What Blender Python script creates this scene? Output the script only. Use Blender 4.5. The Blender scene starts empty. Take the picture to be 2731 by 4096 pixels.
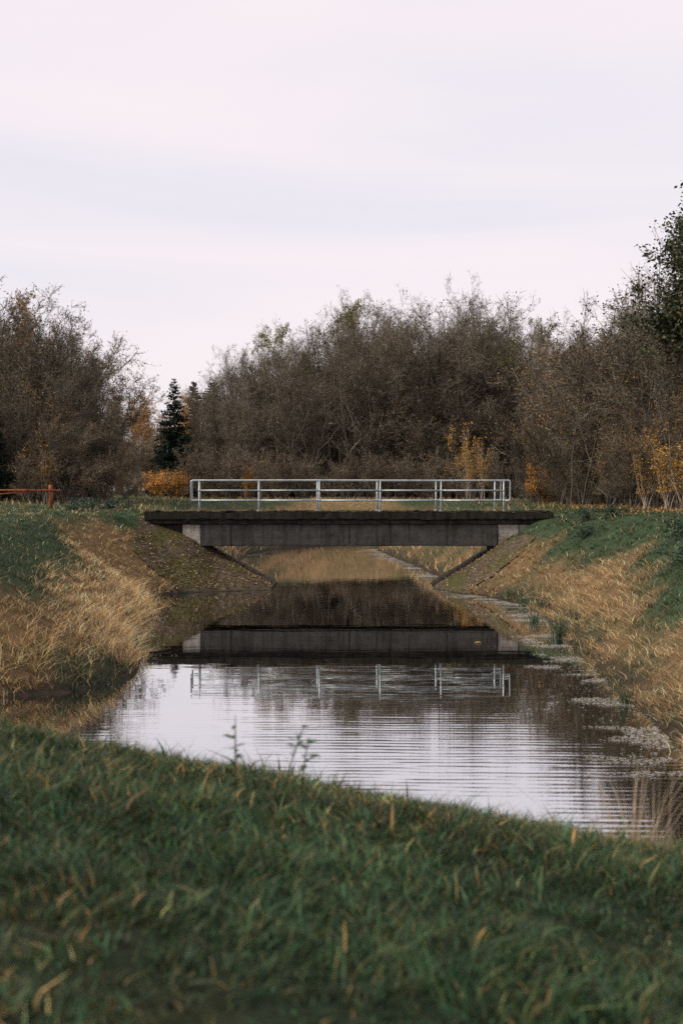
import bpy, math
import numpy as np
from mathutils import Vector

R = math.radians
SC = bpy.context.scene
COL = SC.collection
TAU = 2 * math.pi

# ------------------------------------------------------------------ camera, sky, sun, exposure
CAM_H = 3.25
cd = bpy.data.cameras.new('camera')
cam = bpy.data.objects.new('camera', cd); COL.objects.link(cam)
cam.location = (0, 0, CAM_H)
cam.rotation_euler = (R(90 - 0.877), 0, 0)
cd.sensor_fit = 'VERTICAL'; cd.sensor_height = 36; cd.sensor_width = 24; cd.lens = 50
cd.clip_start = 0.1; cd.clip_end = 3000
cd.dof.use_dof = True; cd.dof.focus_distance = 47; cd.dof.aperture_fstop = 2.0
SC.camera = cam

SUN_EL, SUN_AZ = 42, 252          # azimuth clockwise from +Y: behind and left of the camera
w = bpy.data.worlds.new('World'); SC.world = w; w.use_nodes = True
nt = w.node_tree; nt.nodes.clear()
def nd(tree, typ, **kw):
    n = tree.nodes.new(typ)
    for k, v in kw.items(): setattr(n, k, v)
    return n
wo = nd(nt, 'ShaderNodeOutputWorld')
sky = nd(nt, 'ShaderNodeTexSky', sky_type='NISHITA', sun_disc=False)
sky.sun_elevation = R(SUN_EL); sky.sun_rotation = R(SUN_AZ); sky.dust_density = 3
b1 = nd(nt, 'ShaderNodeBackground'); b1.inputs[1].default_value = 0.1
nt.links.new(sky.outputs[0], b1.inputs[0])
tc = nd(nt, 'ShaderNodeTexCoord')
mp = nd(nt, 'ShaderNodeMapping'); mp.inputs['Scale'].default_value = (1.6, 1.6, 13)
mp.inputs['Location'].default_value = (3.1, 1.7, 0.35); mp.inputs['Rotation'].default_value = (0, R(2), 0)
nz = nd(nt, 'ShaderNodeTexNoise'); nz.inputs['Scale'].default_value = 1.0; nz.inputs['Detail'].default_value = 4
nz.inputs['Roughness'].default_value = 0.5; nz.inputs['Distortion'].default_value = 0.5
cr = nd(nt, 'ShaderNodeValToRGB')
cr.color_ramp.elements[0].position = 0.30; cr.color_ramp.elements[0].color = (0.535, 0.515, 0.56, 1)
cr.color_ramp.elements[1].position = 0.68; cr.color_ramp.elements[1].color = (0.63, 0.57, 0.585, 1)
e = cr.color_ramp.elements.new(0.47); e.color = (0.585, 0.545, 0.575, 1)
b2 = nd(nt, 'ShaderNodeBackground'); b2.inputs[1].default_value = 1.06
mx = nd(nt, 'ShaderNodeMixShader'); mx.inputs[0].default_value = 0.92
L = nt.links.new
L(tc.outputs['Generated'], mp.inputs[0]); L(mp.outputs[0], nz.inputs['Vector']); L(nz.outputs[0], cr.inputs[0])
L(cr.outputs[0], b2.inputs[0]); L(b1.outputs[0], mx.inputs[1]); L(b2.outputs[0], mx.inputs[2]); L(mx.outputs[0], wo.inputs[0])

sl = bpy.data.lights.new('sun', 'SUN'); sl.energy = 2.3; sl.angle = R(12); sl.color = (1, 0.91, 0.77)
so = bpy.data.objects.new('sun', sl); COL.objects.link(so)
az, el = R(SUN_AZ), R(SUN_EL)
to_sun = Vector((math.sin(az) * math.cos(el), math.cos(az) * math.cos(el), math.sin(el)))
so.rotation_euler = to_sun.to_track_quat('Z', 'Y').to_euler(); so.location = to_sun * 60

vs = SC.view_settings
vs.view_transform = 'Standard'; vs.look = 'None'; vs.exposure = 0.60; vs.gamma = 1.0; vs.use_curve_mapping = False
SC.cycles.use_denoising = False
SC.cycles.max_bounces = 6; SC.cycles.transparent_max_bounces = 4
SC.cycles.caustics_reflective = False; SC.cycles.caustics_refractive = False

# ------------------------------------------------------------------ helpers
def tag(o, label=None, cat=None, group=None, kind=None):
    if label: o['label'] = label
    if cat: o['category'] = cat
    if group: o['group'] = group
    if kind: o['kind'] = kind
    return o
def link(name, me, parent=None):
    o = bpy.data.objects.new(name, me); COL.objects.link(o)
    if parent: o.parent = parent
    return o
def empty(name, loc=(0, 0, 0), rz=0):
    o = bpy.data.objects.new(name, None); COL.objects.link(o)
    o.location = loc; o.rotation_euler = (0, 0, rz); o.empty_display_size = 0.3
    return o
def mesh_np(name, V, quads=None, tris=None, col=None, mat=None, smooth=False):
    V = np.asarray(V, np.float32).reshape(-1, 3)
    me = bpy.data.meshes.new(name)
    quads = np.zeros((0, 4), np.int32) if quads is None else np.asarray(quads, np.int32).reshape(-1, 4)
    tris = np.zeros((0, 3), np.int32) if tris is None else np.asarray(tris, np.int32).reshape(-1, 3)
    nq, ntr = len(quads), len(tris)
    me.vertices.add(len(V)); me.vertices.foreach_set('co', V.ravel())
    me.loops.add(nq * 4 + ntr * 3)
    me.loops.foreach_set('vertex_index', np.concatenate([quads.ravel(), tris.ravel()]))
    me.polygons.add(nq + ntr)
    me.polygons.foreach_set('loop_start', np.concatenate([np.arange(nq) * 4, nq * 4 + np.arange(ntr) * 3]).astype(np.int32))
    me.update(calc_edges=True)
    if col is not None:
        c = np.ones((len(V), 4), np.float32); c[:, :3] = col
        a = me.attributes.new('Col', 'FLOAT_COLOR', 'POINT'); a.data.foreach_set('color', c.ravel())
    if mat: me.materials.append(mat)
    if smooth: me.polygons.foreach_set('use_smooth', np.ones(nq + ntr, bool))
    return me
class Acc:                                    # collects pieces of ONE mesh
    def __init__(s): s.V = []; s.Q = []; s.T = []; s.C = []; s.n = 0
    def add(s, V, quads=None, tris=None, col=(1, 1, 1)):
        V = np.asarray(V, np.float32).reshape(-1, 3)
        c = np.empty((len(V), 3), np.float32); c[:] = col
        if quads is not None: s.Q.append(np.asarray(quads, np.int64).reshape(-1, 4) + s.n)
        if tris is not None: s.T.append(np.asarray(tris, np.int64).reshape(-1, 3) + s.n)
        s.V.append(V); s.C.append(c); s.n += len(V)
    def mesh(s, name, mat, smooth=False):
        return mesh_np(name, np.concatenate(s.V), np.concatenate(s.Q) if s.Q else None,
                       np.concatenate(s.T) if s.T else None, np.concatenate(s.C), mat, smooth)
def sstep(a, b, x):
    t = np.clip((x - a) / (b - a), 0, 1); return t * t * (3 - 2 * t)
def hash2(i, j, seed):
    h = np.sin(i * 127.1 + j * 311.7 + seed * 74.7) * 43758.5453
    return h - np.floor(h)
def vnoise(x, y, s, seed=0):
    x = np.asarray(x) / s; y = np.asarray(y) / s
    i = np.floor(x); j = np.floor(y); u = x - i; v = y - j
    u = u * u * (3 - 2 * u); v = v * v * (3 - 2 * v)
    return ((hash2(i, j, seed) * (1 - u) + hash2(i + 1, j, seed) * u) * (1 - v) +
            (hash2(i, j + 1, seed) * (1 - u) + hash2(i + 1, j + 1, seed) * u) * v)
def fbm(x, y, s, seed=0):
    return 0.55 * vnoise(x, y, s, seed) + 0.3 * vnoise(x, y, s * .47, seed + 5) + 0.15 * vnoise(x, y, s * .21, seed + 9)
def norm(v): return v / np.maximum(np.linalg.norm(v, axis=-1, keepdims=True), 1e-9)

# ------------------------------------------------------------------ materials
def mat_new(name):
    m = bpy.data.materials.new(name); m.use_nodes = True
    t = m.node_tree; t.nodes.clear()
    out = nd(t, 'ShaderNodeOutputMaterial')
    return m, t, out
def foliage_mat(name, trans=0.25, rnd=0.35, gain=1.0, rough=0.7, spec=0.2):
    """per-vertex leaf and blade colour, varied a little from plant to plant"""
    m, t, out = mat_new(name)
    at = nd(t, 'ShaderNodeAttribute', attribute_name='Col')
    oi = nd(t, 'ShaderNodeObjectInfo')
    mr = nd(t, 'ShaderNodeMapRange'); mr.inputs[3].default_value = gain * (1 - rnd / 2); mr.inputs[4].default_value = gain * (1 + rnd / 2)
    t.links.new(oi.outputs['Random'], mr.inputs[0])
    ml = nd(t, 'ShaderNodeVectorMath', operation='SCALE')
    t.links.new(at.outputs['Color'], ml.inputs[0]); t.links.new(mr.outputs[0], ml.inputs['Scale'])
    p = nd(t, 'ShaderNodeBsdfPrincipled'); p.inputs['Roughness'].default_value = rough
    p.inputs['Specular IOR Level'].default_value = spec
    t.links.new(ml.outputs[0], p.inputs['Base Color'])
    tr = nd(t, 'ShaderNodeBsdfTranslucent'); t.links.new(ml.outputs[0], tr.inputs[0])
    mx = nd(t, 'ShaderNodeMixShader'); mx.inputs[0].default_value = trans
    t.links.new(p.outputs[0], mx.inputs[1]); t.links.new(tr.outputs[0], mx.inputs[2]); t.links.new(mx.outputs[0], out.inputs[0])
    return m
M_GRASS = foliage_mat('grass_blade', 0.22, 0.0, rough=0.5, spec=0.25)
M_TWIG = foliage_mat('twig_and_leaf', 0.12, 0.65)
M_LEAF = foliage_mat('leaf', 0.25, 0.25, rough=0.5, spec=0.3)
M_BARK = foliage_mat('bark', 0.0, 0.3, rough=0.9)

def noise_mat(name, c0, c1, scale=3, detail=8, rough=0.9, bump=0.3, stain=None, stain_scale=0.8, stain_lo=0.45, stain_hi=0.65, stretch=(1, 1, 1), spec=0.3, metal=0, dist=0.02):
    m, t, out = mat_new(name)
    tc = nd(t, 'ShaderNodeTexCoord'); mp = nd(t, 'ShaderNodeMapping'); mp.inputs['Scale'].default_value = stretch
    geo = nd(t, 'ShaderNodeNewGeometry')
    t.links.new(geo.outputs['Position'], mp.inputs[0])
    n1 = nd(t, 'ShaderNodeTexNoise'); n1.inputs['Scale'].default_value = scale; n1.inputs['Detail'].default_value = detail; n1.inputs['Roughness'].default_value = 0.65
    t.links.new(mp.outputs[0], n1.inputs['Vector'])
    r = nd(t, 'ShaderNodeValToRGB'); r.color_ramp.elements[0].position = .32; r.color_ramp.elements[1].position = .7
    r.color_ramp.elements[0].color = (*c0, 1); r.color_ramp.elements[1].color = (*c1, 1)
    t.links.new(n1.outputs[0], r.inputs[0])
    colr = r.outputs[0]
    if stain:
        n2 = nd(t, 'ShaderNodeTexNoise'); n2.inputs['Scale'].default_value = stain_scale; n2.inputs['Detail'].default_value = 6
        t.links.new(mp.outputs[0], n2.inputs['Vector'])
        mr = nd(t, 'ShaderNodeMapRange'); mr.inputs[1].default_value = stain_lo; mr.inputs[2].default_value = stain_hi
        t.links.new(n2.outputs[0], mr.inputs[0])
        mm = nd(t, 'ShaderNodeMix', data_type='RGBA'); t.links.new(mr.outputs[0], mm.inputs['Factor'])
        t.links.new(colr, mm.inputs['A']); mm.inputs['B'].default_value = (*stain, 1)
        colr = mm.outputs['Result']
    p = nd(t, 'ShaderNodeBsdfPrincipled'); p.inputs['Roughness'].default_value = rough; p.inputs['Metallic'].default_value = metal
    p.inputs['Specular IOR Level'].default_value = spec
    t.links.new(colr, p.inputs['Base Color'])
    if bump:
        b = nd(t, 'ShaderNodeBump'); b.inputs['Strength'].default_value = bump; b.inputs['Distance'].default_value = dist
        t.links.new(n1.outputs[0], b.inputs['Height']); t.links.new(b.outputs[0], p.inputs['Normal'])
    t.links.new(p.outputs[0], out.inputs[0])
    return m
def concrete_mat(name, c0, c1, streak, moss, board=.16, lines=.5):
    m, t, out = mat_new(name); geo = nd(t, 'ShaderNodeNewGeometry'); k = t.links.new
    def nz_(sc, det, ro=.6):
        mp = nd(t, 'ShaderNodeMapping'); mp.inputs['Scale'].default_value = sc; k(geo.outputs['Position'], mp.inputs[0])
        n = nd(t, 'ShaderNodeTexNoise'); n.inputs['Scale'].default_value = 1; n.inputs['Detail'].default_value = det; n.inputs['Roughness'].default_value = ro
        k(mp.outputs[0], n.inputs['Vector']); return n.outputs[0]
    def mrg(v, a, b):
        r = nd(t, 'ShaderNodeMapRange'); r.inputs[1].default_value = a; r.inputs[2].default_value = b; k(v, r.inputs[0]); return r.outputs[0]
    def mixc(f, a, b):
        n = nd(t, 'ShaderNodeMix', data_type='RGBA'); k(f, n.inputs['Factor'])
        for key, v in (('A', a), ('B', b)):
            if isinstance(v, tuple): n.inputs[key].default_value = (*v, 1)
            else: k(v, n.inputs[key])
        return n.outputs['Result']
    base = mixc(mrg(nz_((4, 4, 4), 10, .7), .3, .7), c0, c1)
    base = mixc(mrg(nz_((7, 7, .55), 5), .48, .68), base, streak)
    base = mixc(mrg(nz_((1.3, 1.3, 2.2), 7, .7), .52, .66), base, moss)
    sep = nd(t, 'ShaderNodeSeparateXYZ'); k(geo.outputs['Position'], sep.inputs[0])
    md = nd(t, 'ShaderNodeMath', operation='FRACT'); dv = nd(t, 'ShaderNodeMath', operation='DIVIDE'); dv.inputs[1].default_value = board
    k(sep.outputs['Z'], dv.inputs[0]); k(dv.outputs[0], md.inputs[0])
    ln = nd(t, 'ShaderNodeMath', operation='LESS_THAN'); ln.inputs[1].default_value = .06; k(md.outputs[0], ln.inputs[0])
    p = nd(t, 'ShaderNodeBsdfPrincipled'); p.inputs['Roughness'].default_value = .95; p.inputs['Specular IOR Level'].default_value = .2
    k(base, p.inputs['Base Color'])
    h1 = nz_((9, 9, 9), 10, .75); sc_ = nd(t, 'ShaderNodeMath', operation='MULTIPLY'); sc_.inputs[1].default_value = -lines; k(ln.outputs[0], sc_.inputs[0])
    ad = nd(t, 'ShaderNodeMath', operation='ADD'); k(h1, ad.inputs[0]); k(sc_.outputs[0], ad.inputs[1])
    b = nd(t, 'ShaderNodeBump'); b.inputs['Strength'].default_value = .8; b.inputs['Distance'].default_value = .03
    k(ad.outputs[0], b.inputs['Height']); k(b.outputs[0], p.inputs['Normal']); k(p.outputs[0], out.inputs[0])
    return m
M_BEAM = noise_mat('mossy_dark_concrete', (.006, .0055, .005), (.028, .025, .021), 6, 12, bump=.9, stain=(.008, .010, .006), stain_scale=1.6, dist=.04)
M_GIRDER = noise_mat('grey_weathered_concrete', (.045, .043, .040), (.085, .081, .076), 3.5, 9, bump=.3, stain=(.05, .046, .04), stain_scale=1.1, stain_lo=.5, stain_hi=.75, stretch=(1, 1, .5))
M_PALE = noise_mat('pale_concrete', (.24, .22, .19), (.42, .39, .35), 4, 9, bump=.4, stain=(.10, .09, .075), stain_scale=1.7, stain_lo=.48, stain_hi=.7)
M_SLOPE = noise_mat('mossy_slope_concrete', (.036, .028, .019), (.115, .088, .058), 4, 10, bump=.7, stain=(.056, .054, .015), stain_scale=.9, stain_lo=.46, stain_hi=.6, dist=.05)
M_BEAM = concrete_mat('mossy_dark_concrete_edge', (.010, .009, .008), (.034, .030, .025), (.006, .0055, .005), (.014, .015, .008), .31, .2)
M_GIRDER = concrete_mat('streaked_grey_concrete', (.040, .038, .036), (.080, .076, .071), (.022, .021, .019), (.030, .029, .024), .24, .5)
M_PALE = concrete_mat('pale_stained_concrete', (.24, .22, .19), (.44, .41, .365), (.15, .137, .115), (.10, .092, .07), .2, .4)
M_STEEL = noise_mat('galvanised_steel', (.26, .30, .31), (.45, .49, .50), 9, 6, rough=.5, bump=.08, stain=(.22, .25, .26), stain_scale=4, stain_lo=.55, stain_hi=.7, spec=.5, metal=.35)
M_RUST = noise_mat('red_oxide_paint', (.20, .055, .022), (.36, .115, .045), 7, 8, rough=.75, bump=.2, stain=(.12, .03, .018), stain_scale=5)

# ground: colour of soil and turf by zone, painted per vertex
m, t, out = mat_new('soil_and_turf')
at = nd(t, 'ShaderNodeAttribute', attribute_name='Col'); geo = nd(t, 'ShaderNodeNewGeometry')
n1 = nd(t, 'ShaderNodeTexNoise'); n1.inputs['Scale'].default_value = 6; n1.inputs['Detail'].default_value = 10; n1.inputs['Roughness'].default_value = .7
t.links.new(geo.outputs['Position'], n1.inputs['Vector'])
mr = nd(t, 'ShaderNodeMapRange'); mr.inputs[1].default_value = .3; mr.inputs[2].default_value = .7; mr.inputs[3].default_value = .45; mr.inputs[4].default_value = 1.4
t.links.new(n1.outputs[0], mr.inputs[0])
ml = nd(t, 'ShaderNodeVectorMath', operation='SCALE'); t.links.new(at.outputs['Color'], ml.inputs[0]); t.links.new(mr.outputs[0], ml.inputs['Scale'])
p = nd(t, 'ShaderNodeBsdfPrincipled'); p.inputs['Roughness'].default_value = 1; p.inputs['Specular IOR Level'].default_value = .1
t.links.new(ml.outputs[0], p.inputs['Base Color'])
b = nd(t, 'ShaderNodeBump'); b.inputs['Strength'].default_value = .8; b.inputs['Distance'].default_value = .06
t.links.new(n1.outputs[0], b.inputs['Height']); t.links.new(b.outputs[0], p.inputs['Normal']); t.links.new(p.outputs[0], out.inputs[0])
M_GROUND = m

# water: dark peaty body, mirror surface, wind ripples in the open pool and calm under the bridge
m, t, out = mat_new('canal_water')
geo = nd(t, 'ShaderNodeNewGeometry')
sx = nd(t, 'ShaderNodeSeparateXYZ'); t.links.new(geo.outputs['Position'], sx.inputs[0])
def mapped_noise(scale, detail, loc=(0, 0, 0), dist=0, rot=0):
    mpn = nd(t, 'ShaderNodeMapping'); mpn.inputs['Scale'].default_value = scale; mpn.inputs['Location'].default_value = loc
    mpn.inputs['Rotation'].default_value = (0, 0, rot)
    t.links.new(geo.outputs['Position'], mpn.inputs[0])
    n = nd(t, 'ShaderNodeTexNoise'); n.inputs['Scale'].default_value = 1; n.inputs['Detail'].default_value = detail; n.inputs['Distortion'].default_value = dist
    t.links.new(mpn.outputs[0], n.inputs['Vector'])
    return n.outputs[0]
def math2(op, a, b=None, clamp=False):
    n = nd(t, 'ShaderNodeMath', operation=op, use_clamp=clamp)
    for i, v in enumerate((a, b)):
        if v is None: continue
        if isinstance(v, (int, float)): n.inputs[i].default_value = v
        else: t.links.new(v, n.inputs[i])
    return n.outputs[0]
mpw = nd(t, 'ShaderNodeMapping'); mpw.inputs['Rotation'].default_value = (0, 0, R(3)); t.links.new(geo.outputs['Position'], mpw.inputs[0])
wv = nd(t, 'ShaderNodeTexWave', wave_type='BANDS', bands_direction='Y', wave_profile='SIN')
wv.inputs['Scale'].default_value = 1.55; wv.inputs['Distortion'].default_value = 4.6; wv.inputs['Detail'].default_value = 2.5; wv.inputs['Detail Scale'].default_value = .35; wv.inputs['Detail Roughness'].default_value = .55
t.links.new(mpw.outputs[0], wv.inputs['Vector'])
rip = mapped_noise((.5, 6.5, 1), 2.5, dist=.2)
wind = mapped_noise((.16, .12, 1), 2, (4, 2.3, 0))
mrw = nd(t, 'ShaderNodeMapRange'); mrw.inputs[1].default_value = .38; mrw.inputs[2].default_value = .62
t.links.new(wind, mrw.inputs[0])
mask = nd(t, 'ShaderNodeMapRange', interpolation_type='SMOOTHSTEP'); mask.inputs[1].default_value = 23.5; mask.inputs[2].default_value = 16.5
t.links.new(sx.outputs['Y'], mask.inputs[0])
maskx = nd(t, 'ShaderNodeMapRange', interpolation_type='SMOOTHSTEP'); maskx.inputs[1].default_value = -3.6; maskx.inputs[2].default_value = -.6
maskx.inputs[3].default_value = .12
t.links.new(sx.outputs['X'], maskx.inputs[0])
amp = math2('MULTIPLY', math2('MULTIPLY', mask.outputs[0], maskx.outputs[0]), math2('ADD', math2('MULTIPLY', mrw.outputs[0], .9), .10))
hgt = math2('ADD', math2('MULTIPLY', wv.outputs['Fac'], .0017), math2('MULTIPLY', rip, .0065))
hgt = math2('MULTIPLY', hgt, amp)
fine = math2('MULTIPLY', mapped_noise((.7, 2.2, 1), 2, (9, 0, 0)), .0016)
hgt = math2('ADD', hgt, fine)
bp = nd(t, 'ShaderNodeBump'); bp.inputs['Strength'].default_value = 1; bp.inputs['Distance'].default_value = 1.0
t.links.new(hgt, bp.inputs['Height'])
df = nd(t, 'ShaderNodeBsdfDiffuse'); df.inputs[0].default_value = (.007, .006, .005, 1)
gl = nd(t, 'ShaderNodeBsdfGlossy'); gl.inputs['Roughness'].default_value = .015; gl.inputs[0].default_value = (.97, .97, .98, 1)
fr = nd(t, 'ShaderNodeFresnel'); fr.inputs[0].default_value = 1.40
t.links.new(bp.outputs[0], gl.inputs['Normal']); t.links.new(bp.outputs[0], fr.inputs['Normal'])
fac = math2('ADD', math2('MULTIPLY', fr.outputs[0], .25), .72, True)
mx = nd(t, 'ShaderNodeMixShader'); t.links.new(fac, mx.inputs[0]); t.links.new(df.outputs[0], mx.inputs[1]); t.links.new(gl.outputs[0], mx.inputs[2])
t.links.new(mx.outputs[0], out.inputs[0])
M_WATER = m

# ------------------------------------------------------------------ terrain
RIGHT_BANK = [(140, 100), (30, 88), (12, 84), (4.5, 81), (1.9, 77), (2.6, 67), (3.3, 59), (3.7, 52), (3.1, 49.6), (3.08, 46.4), (3.8, 44.6), (4.35, 43.2), (5.15, 40), (5.2, 37),
              (4.85, 31), (4.6, 26.3), (4.45, 22.9), (4.36, 19.9), (4.2, 17.3), (4.6, 15), (6.2, 13), (12, 9.5), (24, 6), (140, 2)]
NEAR_SHORE = [(140, -4), (20, 1.5), (9, 6.5), (4, 11), (1, 13.2), (-2, 15), (-6, 16.8), (-12, 17.6), (-30, 18), (-140, 18)]
LEFT_BANK = [(-140, 22.5), (-30, 22.5), (-12, 21.9), (-5.6, 22.1), (-4.3, 22.8), (-3.6, 24.7), (-3.95, 28.4), (-4.5, 31), (-4.8, 34), (-4.9, 37.5), (-5.6, 41), (-6.0, 43.3), (-4.9, 45.0),
             (-2.25, 46.3), (-2.2, 49.8), (-3.6, 52), (-4.2, 56), (-4.65, 62), (-4.65, 71), (-3.2, 79), (-0.5, 86.5), (8, 91), (30, 95.5), (140, 108)]
POLY = np.array(RIGHT_BANK + NEAR_SHORE + LEFT_BANK, float)
def water_sd(x, y):
    """distance to the shoreline, positive on land"""
    x = np.asarray(x, float); y = np.asarray(y, float)
    d2 = np.full(x.shape, 1e18); inside = np.zeros(x.shape, bool)
    n = len(POLY)
    for i in range(n):
        ax, ay = POLY[i]; bx, by = POLY[(i + 1) % n]
        ex, ey = bx - ax, by - ay
        u = np.clip(((x - ax) * ex + (y - ay) * ey) / (ex * ex + ey * ey), 0, 1)
        d2 = np.minimum(d2, (x - ax - u * ex) ** 2 + (y - ay - u * ey) ** 2)
        c = ((ay > y) != (by > y))
        if ay != by: inside ^= c & (x < ex * (y - ay) / (by - ay) + ax)
    d = np.sqrt(d2)
    return np.where(inside, -d, d)
ns = np.array(NEAR_SHORE)[::-1]
def is_near(x, y): return y < np.interp(x, ns[:, 0], ns[:, 1])
def smin(a, b, k):
    h = np.clip(.5 + .5 * (b - a) / k, 0, 1)
    return b * (1 - h) + a * h - k * h * (1 - h)
def height(x, y, sd=None, rough=True):
    x = np.asarray(x, float); y = np.asarray(y, float)
    if sd is None: sd = water_sd(x, y)
    near = is_near(x, y)
    wb = np.exp(-((y - 47.6) / 3.6) ** 4)
    slope = .74 * (1 - wb) + np.where(x < .5, .57 + .27 * sstep(-3.9, -5.1, x) * sstep(48.5, 47, y), .62 + .16 * sstep(4.4, 5.3, x) * .3 * sstep(48.5, 47, y)) * wb
    top = 2.52 + .45 * sstep(-9, -22, x) * sstep(30, 70, y) + .25 * sstep(6, 20, x) * sstep(60, 30, y) - .22 * sstep(15, 40, -x) * sstep(40, 24, y)
    top = top + .12 * (fbm(x, y, 9, 3) - .5) * sstep(52, 60, np.abs(y - 47) + 47)
    top = top - .34 * np.exp(-((x - 7.6) / 1.6) ** 2 - ((y - 45.6) / 2.2) ** 2) - .12 * np.exp(-((x + 6.4) / 1.2) ** 2 - ((y - 46) / 1.6) ** 2)
    sdw = sd + np.where(rough, .5 * (fbm(x, y, 2.2, 1) - .5) * (1 - wb) * sstep(0.2, 1.5, sd), 0)
    z1 = smin(slope * sdw, top, .35)
    plane = 1.61 - .15 * np.clip(x, -6, 6) - .045 * (y - 4)
    z2 = smin(.36 * sd, plane, .5)
    z = np.where(near, z2, z1)
    if rough: z = z + .10 * (fbm(x, y, .9, 2) - .5) * sstep(.1, .8, sd) * (1 - .8 * wb)
    return np.where(sd < 0, np.maximum(-.7, sd * .5), z)
def lin(a, b, s): return list(np.arange(a, b, s))
gx = np.array([-420, -300, -220, -160, -120, -90, -70, -55, -44, -36, -30, -25, -21, -18, -16, -14.5, -13, -12, -11] + lin(-10.2, 10.2, .2) + [11, 12, 13, 14.5, 16, 18, 21, 25, 30, 36, 44, 55, 70, 90, 120, 160, 220, 300, 420.])
gy = np.array([-60, -35, -20, -12, -7, -4, -2] + lin(-1, 53, .22) + lin(53, 100, .8) + [102, 106, 112, 120, 130, 145, 165, 190, 220, 260, 320, 400, 520, 700, 1000.])
X, Y = np.meshgrid(gx, gy); sd = water_sd(X, Y); Z = height(X, Y, sd)
C_GREEN = np.array((.030, .066, .030)); C_TAN = np.array((.30, .195, .095)); C_SOIL = np.array((.055, .042, .03))
def tanness(x, y, z, sd):
    """0 where the turf is green, 1 where it is dry straw"""
    n = fbm(x, y, 3.0, 11)
    n2 = fbm(x, y, 9.0, 14)
    hi = 1.25 + 1.9 * (n - .5) + .55 * sstep(36, 45, y) * (x < 0) - .10 * (x > 0) * sstep(30, 42, y)
    tb = sstep(.55, -.45, z - hi + .9 * (fbm(x, y, .7, 17) - .5))
    wetg = sstep(.9, .2, z) * sstep(.40, .60, fbm(x, y, 1.3, 19)) * np.where(x < 0, sstep(34, 28, y), .8)
    tb = tb * (1 - .85 * wetg)
    far = sstep(.50, .70, fbm(x, y, 7.0, 23)) * (.25 + .4 * sstep(9, 3, np.abs(x - 1)))
    tfar = np.where(y > 52, np.maximum(far, sstep(2.45, 2.0, z) * (.35 + .65 * sstep(.35, .6, fbm(x, y, 2.5, 29)))), tb)
    nearv = np.maximum(sstep(.60, .82, fbm(x, y, 1.1, 31)) * .4, .25 * sstep(5.2, 3.8, y) * sstep(.35, .6, fbm(x, y, .6, 33)))
    return np.where(is_near(x, y), nearv, tfar)
tn = tanness(X, Y, Z, sd)[..., None]
thatch = (.6 + .6 * sstep(70, 84, Y))[..., None]
gc = (C_GREEN * (1 - tn) + C_TAN * thatch * tn) * .7 + C_SOIL * .3
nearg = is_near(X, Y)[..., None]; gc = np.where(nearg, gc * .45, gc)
wet = sstep(.7, .05, sd)[..., None]; gc = gc * (1 - wet) + np.array((.035, .028, .02)) * wet
wood = sstep(128, 140, Y)[..., None] * .8; gc = gc * (1 - wood) + np.array((.05, .036, .024)) * wood
ny, nx = X.shape
idx = np.arange(ny * nx).reshape(ny, nx)
Q = np.stack([idx[:-1, :-1], idx[:-1, 1:], idx[1:, 1:], idx[1:, :-1]], -1).reshape(-1, 4)
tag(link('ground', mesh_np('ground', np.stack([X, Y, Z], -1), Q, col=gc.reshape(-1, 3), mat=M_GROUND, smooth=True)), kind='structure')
# water sheet
wx = np.array([-140, -30, -12, 0, 12, 30, 140.]); wy = np.array([-5, 10, 20, 30, 45, 60, 90, 110.])
X, Y = np.meshgrid(wx, wy); idx = np.arange(X.size).reshape(X.shape)
Q = np.stack([idx[:-1, :-1], idx[:-1, 1:], idx[1:, 1:], idx[1:, :-1]], -1).reshape(-1, 4)
tag(link('water', mesh_np('water', np.stack([X, Y, X * 0], -1), Q, mat=M_WATER)), kind='structure')

# ------------------------------------------------------------------ grass
def blades(P, h, lean, wid, c0, c1, rng, segs=2, droop=.25):
    """N grass blades as tapered strips; lean = horizontal tip offset (N,2)"""
    N = len(P); a = rng.uniform(0, TAU, N); wdir = np.stack([np.cos(a), np.sin(a), 0 * a], -1)
    ts = np.linspace(0, 1, segs + 1); V = []; C = []
    for k, tt in enumerate(ts):
        c = P.copy()
        c[:, :2] += lean * (tt ** 1.8)[None] if np.ndim(tt) else lean * tt ** 1.8
        c[:, 2] += h * (tt - droop * tt * tt)
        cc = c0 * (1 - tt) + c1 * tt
        if k < segs:
            ww = (wid * (1 - .55 * tt) / 2)[:, None]
            V += [c - wdir * ww, c + wdir * ww]; C += [cc, cc]
        else: V.append(c); C.append(cc)
    nv = 2 * segs + 1
    V = np.stack(V, 1).reshape(-1, 3); C = np.stack(C, 1).reshape(-1, 3)
    base = (np.arange(N) * nv)[:, None]
    q = [base + np.array([2 * s, 2 * s + 1, 2 * s + 3, 2 * s + 2]) for s in range(segs - 1)]
    tr = base + np.array([2 * segs - 2, 2 * segs - 1, 2 * segs])
    return V, (np.stack(q, 1).reshape(-1, 4) if q else None), tr, C
def scatter(n, x0, x1, y0, y1, rng, density=None):
    x = rng.uniform(x0, x1, n); y = rng.uniform(y0, y1, n)
    k = np.abs(x) < .255 * np.abs(y) + 1.6
    return x[k], y[k]
def vary(c, n, rng, s=.25, hue=.08):
    c = np.asarray(c, float)
    return np.clip(c * (1 + rng.normal(0, s, (n, 1))) * (1 + rng.normal(0, hue, (n, 3))), .004, .9)
GREENS = np.array([(.022, .064, .026), (.034, .084, .034), (.014, .042, .020), (.055, .084, .028), (.080, .078, .028)])
TANS = np.array([(.64, .42, .205), (.80, .57, .32), (.50, .30, .125), (.72, .49, .26), (.32, .19, .08)])
def in_bridge(x, y): return (np.abs(y - 48) < 1.05) & (x > -6.6) & (x < 7.05)
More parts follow.
